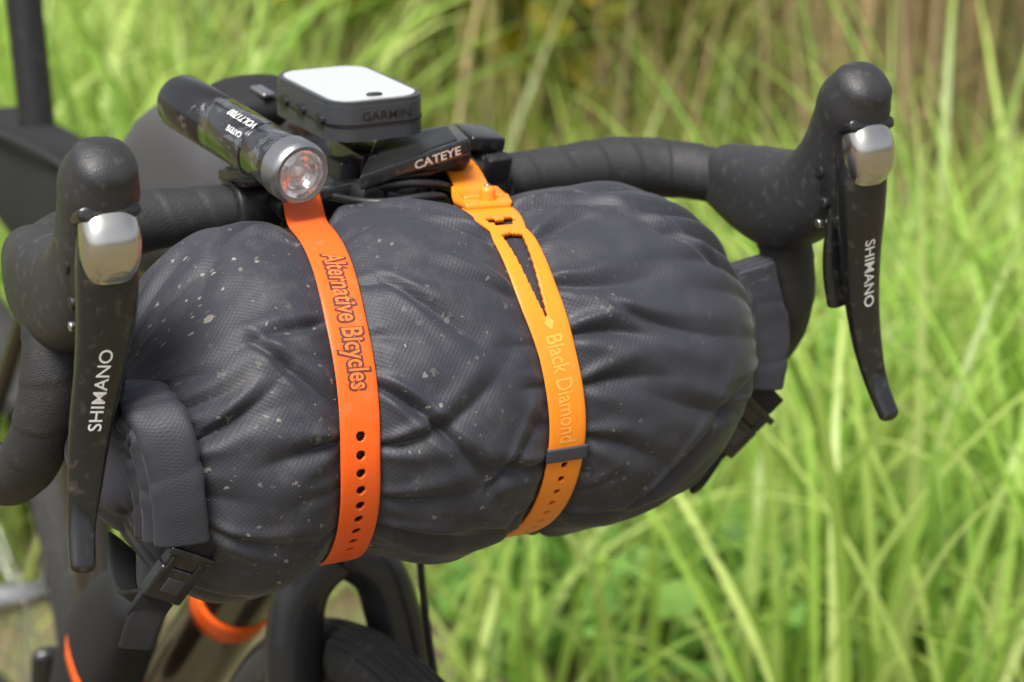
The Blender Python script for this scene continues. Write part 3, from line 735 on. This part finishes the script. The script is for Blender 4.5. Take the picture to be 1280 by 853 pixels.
tube('body', [(-8.0, -24, -32, 2.0, 2.6), (-8.2, -28, -36, 2.4, 3.6), (-8.2, -34, -42, 2.4, 3.8), (-8.2, -40, -49, 2.2, 3.2)], M_blackcl, db, n=40, seg=34, expo=2.6, mod=cloth_mod(2, .08))
tube('strap', [(-8.2, -30.9, -39.3, 2.55, 3.85), (-8.2, -31.8, -40.3, 2.55, 3.85)], M_orange, db, n=4, seg=40, expo=2.6, cap=False)
dts = empty('frame_strap')
tube('band', [(0, -25.6, -33.9, 2.95), (0, -27.6, -35.8, 2.98)], M_orange, dts, n=4, seg=40, cap=False)

# ------------------------------------------------------------------ GROUND + VEGETATION
def gz(x, y):
    s = np.clip((y-4.2)/6, 0, 1); s = s*s*(3-2*s)
    return 2.6*s + .035*np.sin(x*2.1+y*1.3)*np.cos(y*1.7-x*.6)*np.clip(y-.9, 0, 1)
gx = np.concatenate([np.linspace(-40, -5, 12), np.linspace(-4.6, 5.4, 90), np.linspace(6, 40, 12)])
gy = np.concatenate([np.linspace(-30, -3, 8), np.linspace(-2.5, 9, 110), np.linspace(10, 80, 14)])
XX, YY = np.meshgrid(gx, gy, indexing='ij')
ZZ = gz(XX, YY)
ny = len(gy)
F = [(i*ny+j, (i+1)*ny+j, (i+1)*ny+j+1, i*ny+j+1) for i in range(len(gx)-1) for j in range(ny-1)]
mg, nt, p = new_mat('ground_soil'); N, Lk = nt.nodes, nt.links
tc = N.new('ShaderNodeTexCoord'); n1 = N.new('ShaderNodeTexNoise'); n1.inputs['Scale'].default_value = 2.2; n1.inputs['Detail'].default_value = 10; n1.inputs['Roughness'].default_value = .7
Lk.new(tc.outputs['Object'], n1.inputs['Vector'])
cr = N.new('ShaderNodeValToRGB'); e = cr.color_ramp.elements
e[0].position = .35; e[0].color = (.07, .06, .03, 1); e[1].position = .7; e[1].color = (.14, .22, .05, 1)
x = e.new(.52); x.color = (.18, .14, .08, 1)
Lk.new(n1.outputs['Fac'], cr.inputs['Fac']); Lk.new(cr.outputs['Color'], p.inputs['Base Color']); p.inputs['Roughness'].default_value = .95
n2 = N.new('ShaderNodeTexNoise'); n2.inputs['Scale'].default_value = 60; n2.inputs['Detail'].default_value = 6; Lk.new(tc.outputs['Object'], n2.inputs['Vector'])
bp = N.new('ShaderNodeBump'); bp.inputs['Strength'].default_value = .8; bp.inputs['Distance'].default_value = .02
Lk.new(n2.outputs['Fac'], bp.inputs['Height']); Lk.new(bp.outputs['Normal'], p.inputs['Normal'])
add_obj('ground', np.stack([XX.ravel(), YY.ravel(), ZZ.ravel()], 1), F, mg, world=True)

def leaf_mat(name, transl=.4, rough=.5):
    m, nt, p = new_mat(name); N, Lk = nt.nodes, nt.links
    at = N.new('ShaderNodeAttribute'); at.attribute_name = 'tint'
    Lk.new(at.outputs['Color'], p.inputs['Base Color']); p.inputs['Roughness'].default_value = rough
    p.inputs['Specular IOR Level'].default_value = .45
    tr = N.new('ShaderNodeBsdfTranslucent'); hs = N.new('ShaderNodeHueSaturation')
    hs.inputs['Value'].default_value = 1.55; hs.inputs['Saturation'].default_value = 1.0
    Lk.new(at.outputs['Color'], hs.inputs['Color']); Lk.new(hs.outputs['Color'], tr.inputs['Color'])
    ms = N.new('ShaderNodeMixShader'); ms.inputs[0].default_value = transl
    Lk.new(p.outputs[0], ms.inputs[1]); Lk.new(tr.outputs[0], ms.inputs[2])
    Lk.new(ms.outputs[0], N['Material Output'].inputs['Surface'])
    return m
M_grass = leaf_mat('grass_blade', .45, .38); M_leaf = leaf_mat('leaf', .4, .5); M_dry = leaf_mat('dry_reed', .15, .7)

def clear_of_bike(x, y, marg=.24):
    a = np.array(T(0, 50, 0)[:2]); b = np.array(T(0, -140, 0)[:2]); d = b-a
    t = np.clip(((x-a[0])*d[0]+(y-a[1])*d[1])/d.dot(d), 0, 1)
    return np.hypot(x-(a[0]+t*d[0]), y-(a[1]+t*d[1])) > marg
def blades(n, xr, yr, Lr, Wr, lean, bend, cols, S=7, clump=0., marg=.3):
    x = rng.uniform(*xr, n); y = rng.uniform(*yr, n)
    if clump:
        nc = max(3, n//14); cx = rng.uniform(*xr, nc); cy = rng.uniform(*yr, nc); k = rng.integers(0, nc, n)
        x = cx[k]+rng.normal(0, clump, n); y = cy[k]+rng.normal(0, clump, n)
    ok = clear_of_bike(x, y, marg); x, y = x[ok], y[ok]; n = len(x)
    L = rng.uniform(*Lr, n); W = rng.uniform(*Wr, n)
    a = rng.uniform(0, 2*math.pi, n)
    ph0 = np.abs(rng.normal(0, lean, n)); bd = rng.uniform(*bend, n)
    cc = np.array(cols)[rng.integers(0, len(cols), n)]*rng.uniform(.7, 1.3, n)[:, None]
    V = np.zeros((n, S+1, 2, 3)); C = np.zeros((n, S+1, 2, 4)); C[..., 3] = 1
    px, py, pz = x.copy(), y.copy(), gz(x, y)-.02
    wob = rng.uniform(-.5, .5, n)
    for s in range(S+1):
        t = s/S
        w = W*.5*np.minimum(1, .55+t*1.5)*np.clip(1-t, 0, 1)**.55 if s < S else W*.01
        aa = a+wob*t
        tw = aa+math.pi/2+wob*t*1.2
        V[:, s, 0] = np.stack([px+np.cos(tw)*w, py+np.sin(tw)*w, pz+w*.25], 1)
        V[:, s, 1] = np.stack([px-np.cos(tw)*w, py-np.sin(tw)*w, pz-w*.1], 1)
        tip_tone = .8+.3*t  # blade colour is darker at the base, paler towards the tip
        C[:, s, :, :3] = (cc*tip_tone)[:, None, :]
        ph = ph0+bd*t**1.6
        st = L/S
        px = px+np.sin(ph)*np.cos(aa)*st; py = py+np.sin(ph)*np.sin(aa)*st; pz = pz+np.cos(ph)*st
    base = (np.arange(n)*(S+1)*2)[:, None]
    k = np.arange(S)[None]*2
    Fq = np.stack([base+k, base+k+1, base+k+3, base+k+2], 2).reshape(-1, 4)
    return V.reshape(-1, 3), Fq, C.reshape(-1, 4)
def join_np(parts):
    Vs, Fs, Cs = [], [], []; o = 0
    for v, f, c in parts:
        Vs.append(v); Fs.append(f+o); Cs.append(c); o += len(v)
    return np.concatenate(Vs), np.concatenate(Fs), np.concatenate(Cs)
def fast_mesh(name, V, F, C, mat, smooth=True):
    me = D.meshes.new(name); k = F.shape[1]
    me.vertices.add(len(V)); me.vertices.foreach_set('co', V.ravel())
    me.loops.add(F.size); me.loops.foreach_set('vertex_index', F.ravel().astype(np.int32))
    me.polygons.add(len(F)); me.polygons.foreach_set('loop_start', np.arange(0, F.size, k, dtype=np.int32))
    me.polygons.foreach_set('use_smooth', np.full(len(F), smooth))
    me.update(calc_edges=True); me.validate()
    at = me.color_attributes.new('tint', 'FLOAT_COLOR', 'POINT'); at.data.foreach_set('color', C.ravel())
    me.materials.append(mat); o = D.objects.new(name, me); scene.collection.objects.link(o); return o
G1 = [(.37, .51, .11), (.44, .56, .15), (.32, .48, .09), (.50, .59, .20), (.23, .39, .07)]
G2 = [(.34, .46, .09), (.40, .49, .12), (.24, .36, .07), (.44, .47, .14)]
G3 = [(.25, .31, .07), (.32, .36, .09), (.37, .35, .13), (.15, .22, .05)]
DRY = [(.46, .34, .18), (.38, .28, .14), (.55, .42, .25), (.28, .2, .1)]
parts = [
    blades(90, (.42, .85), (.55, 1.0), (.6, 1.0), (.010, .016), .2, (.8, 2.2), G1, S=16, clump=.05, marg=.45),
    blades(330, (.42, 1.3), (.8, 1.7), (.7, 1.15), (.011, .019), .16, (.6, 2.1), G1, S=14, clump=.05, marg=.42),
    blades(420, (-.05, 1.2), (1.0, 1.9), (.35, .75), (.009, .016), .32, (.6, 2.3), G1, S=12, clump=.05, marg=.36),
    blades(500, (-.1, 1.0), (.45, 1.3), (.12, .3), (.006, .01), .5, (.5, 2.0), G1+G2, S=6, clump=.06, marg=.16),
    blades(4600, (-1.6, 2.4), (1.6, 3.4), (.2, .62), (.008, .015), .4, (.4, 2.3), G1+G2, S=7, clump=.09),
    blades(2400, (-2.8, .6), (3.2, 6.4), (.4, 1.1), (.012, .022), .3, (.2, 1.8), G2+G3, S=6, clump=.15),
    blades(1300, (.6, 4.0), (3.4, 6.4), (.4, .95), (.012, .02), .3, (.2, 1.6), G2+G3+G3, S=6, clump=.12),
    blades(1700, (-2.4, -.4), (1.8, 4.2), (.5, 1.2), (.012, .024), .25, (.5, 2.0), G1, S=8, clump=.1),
]
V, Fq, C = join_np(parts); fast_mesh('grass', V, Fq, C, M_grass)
parts = [blades(2300, (.75, 3.4), (3.4, 5.0), (.9, 2.0), (.009, .017), .12, (0, .5), DRY+[(.2, .24, .08)], S=5, clump=.12),
         blades(110, (-.3, .9), (2.8, 4.4), (.6, 1.3), (.012, .02), .4, (0, .7), DRY, S=5, clump=.15),
         blades(300, (-.5, 2.5), (1.4, 2.8), (.2, .5), (.004, .008), .8, (0, .8), DRY, S=5)]
V, Fq, C = join_np(parts); fast_mesh('dry_reeds', V, Fq, C, M_dry)
def leaves(n, centres, radii, size, cols, up=.5):
    c = np.array(centres); r = np.array(radii); k = rng.integers(0, len(c), n)
    d = rng.normal(0, 1, (n, 3)); d /= np.linalg.norm(d, axis=1)[:, None]
    p = c[k]+d*r[k]*rng.uniform(.45, 1, n)[:, None]**.6
    nrm = rng.normal(0, 1, (n, 3)); nrm[:, 2] = np.abs(nrm[:, 2])+up; nrm /= np.linalg.norm(nrm, axis=1)[:, None]
    u = np.cross(nrm, rng.normal(0, 1, (n, 3))); u /= np.linalg.norm(u, axis=1)[:, None]; v = np.cross(nrm, u)
    s = rng.uniform(*size, n)[:, None]
    pts = [p-u*s*.5, p-u*s*.15+v*s*.32-nrm*s*.05, p+u*s*.2+v*s*.25-nrm*s*.06, p+u*s*.55-nrm*s*.12, p+u*s*.2-v*s*.25-nrm*s*.06, p-u*s*.15-v*s*.32-nrm*s*.05]
    V = np.stack(pts, 1).reshape(-1, 3); b = (np.arange(n)*6)[:, None]
    F = np.concatenate([b+np.array([[0, 1, 2, 3]]), b+np.array([[0, 3, 4, 5]])])
    cc = np.array(cols)[rng.integers(0, len(cols), n)]*rng.uniform(.65, 1.3, n)[:, None]
    C = np.ones((n, 6, 4)); C[..., :3] = cc[:, None]
    return V, F, C.reshape(-1, 4)
def blob(n, xr, yr, zr, rr):
    c = [(random.uniform(*xr), random.uniform(*yr), 0) for _ in range(n)]
    c = [(x, y, float(gz(np.array(x), np.array(y)))+random.uniform(*zr)) for x, y, _ in c]
    return c, [(random.uniform(*rr),)*3 for _ in c]
c, r = blob(80, (0, 2.2), (1.2, 3.4), (.0, .18), (.08, .25)); r = [(a, b, d*.5) for a, b, d in r]
V, F, C = leaves(5200, c, r, (.03, .09), [(.2, .38, .09), (.28, .45, .12), (.13, .27, .05)], 1.2)
fast_mesh('ground_weeds', V, F, C, M_leaf)
c, r = blob(14, (-.35, .55), (3.6, 4.4), (.6, 1.3), (.15, .35))
V, F, C = leaves(3000, c, r, (.07, .14), [(.40, .46, .05), (.58, .54, .05), (.24, .34, .05), (.75, .57, .06)], .5)
fast_mesh('shrub', V, F, C, M_leaf)
c, r = blob(24, (.6, 4.0), (5.0, 6.2), (.3, 1.4), (.3, .5))
V, F, C = leaves(4500, c, r, (.07, .13), [(.22, .28, .06), (.3, .32, .08), (.14, .18, .04)], .5)
fast_mesh('shrub', V, F, C, M_leaf)
c, r = blob(22, (-3.0, -.7), (4.8, 6.0), (.3, 1.4), (.3, .5))
V, F, C = leaves(4500, c, r, (.07, .13), [(.28, .43, .09), (.36, .5, .12), (.12, .16, .04)], .5)
fast_mesh('shrub', V, F, C, M_leaf)

# ------------------------------------------------------------------ LIGHT, WORLD, CAMERA
w = D.worlds.new('World'); scene.world = w; w.use_nodes = True
N, Lk = w.node_tree.nodes, w.node_tree.links
bg = N['Background']; sk = N.new('ShaderNodeTexSky'); sk.sky_type = 'NISHITA'; sk.sun_disc = False
EL, AZ = math.radians(60), math.radians(205)
sk.sun_elevation = EL; sk.sun_rotation = AZ; sk.dust_density = 4; sk.air_density = 1; sk.ozone_density = .6
hs = N.new('ShaderNodeHueSaturation'); hs.inputs['Saturation'].default_value = .3
Lk.new(sk.outputs[0], hs.inputs['Color']); Lk.new(hs.outputs[0], bg.inputs['Color']); bg.inputs['Strength'].default_value = .15
sl = D.lights.new('sun', 'SUN'); sl.energy = 4.8; sl.angle = math.radians(26); sl.color = (1, .96, .9)
so = D.objects.new('sun', sl); scene.collection.objects.link(so)
dirv = Vector((math.sin(AZ)*math.cos(EL), math.cos(AZ)*math.cos(EL), math.sin(EL)))
so.rotation_euler = dirv.to_track_quat('Z', 'Y').to_euler()

cam = D.cameras.new('camera'); co = D.objects.new('camera', cam); scene.collection.objects.link(co)
co.location = (.072, -1.20, BAR_Z+.28); co.rotation_euler = (math.radians(73), 0, 0)
cam.lens = 77.3; cam.sensor_width = 36; cam.clip_end = 300; cam.clip_start = .01
cam.dof.use_dof = True; cam.dof.focus_distance = 1.07; cam.dof.aperture_fstop = 8
scene.camera = co
scene.view_settings.view_transform = 'Standard'; scene.view_settings.look = 'None'; scene.view_settings.exposure = 0
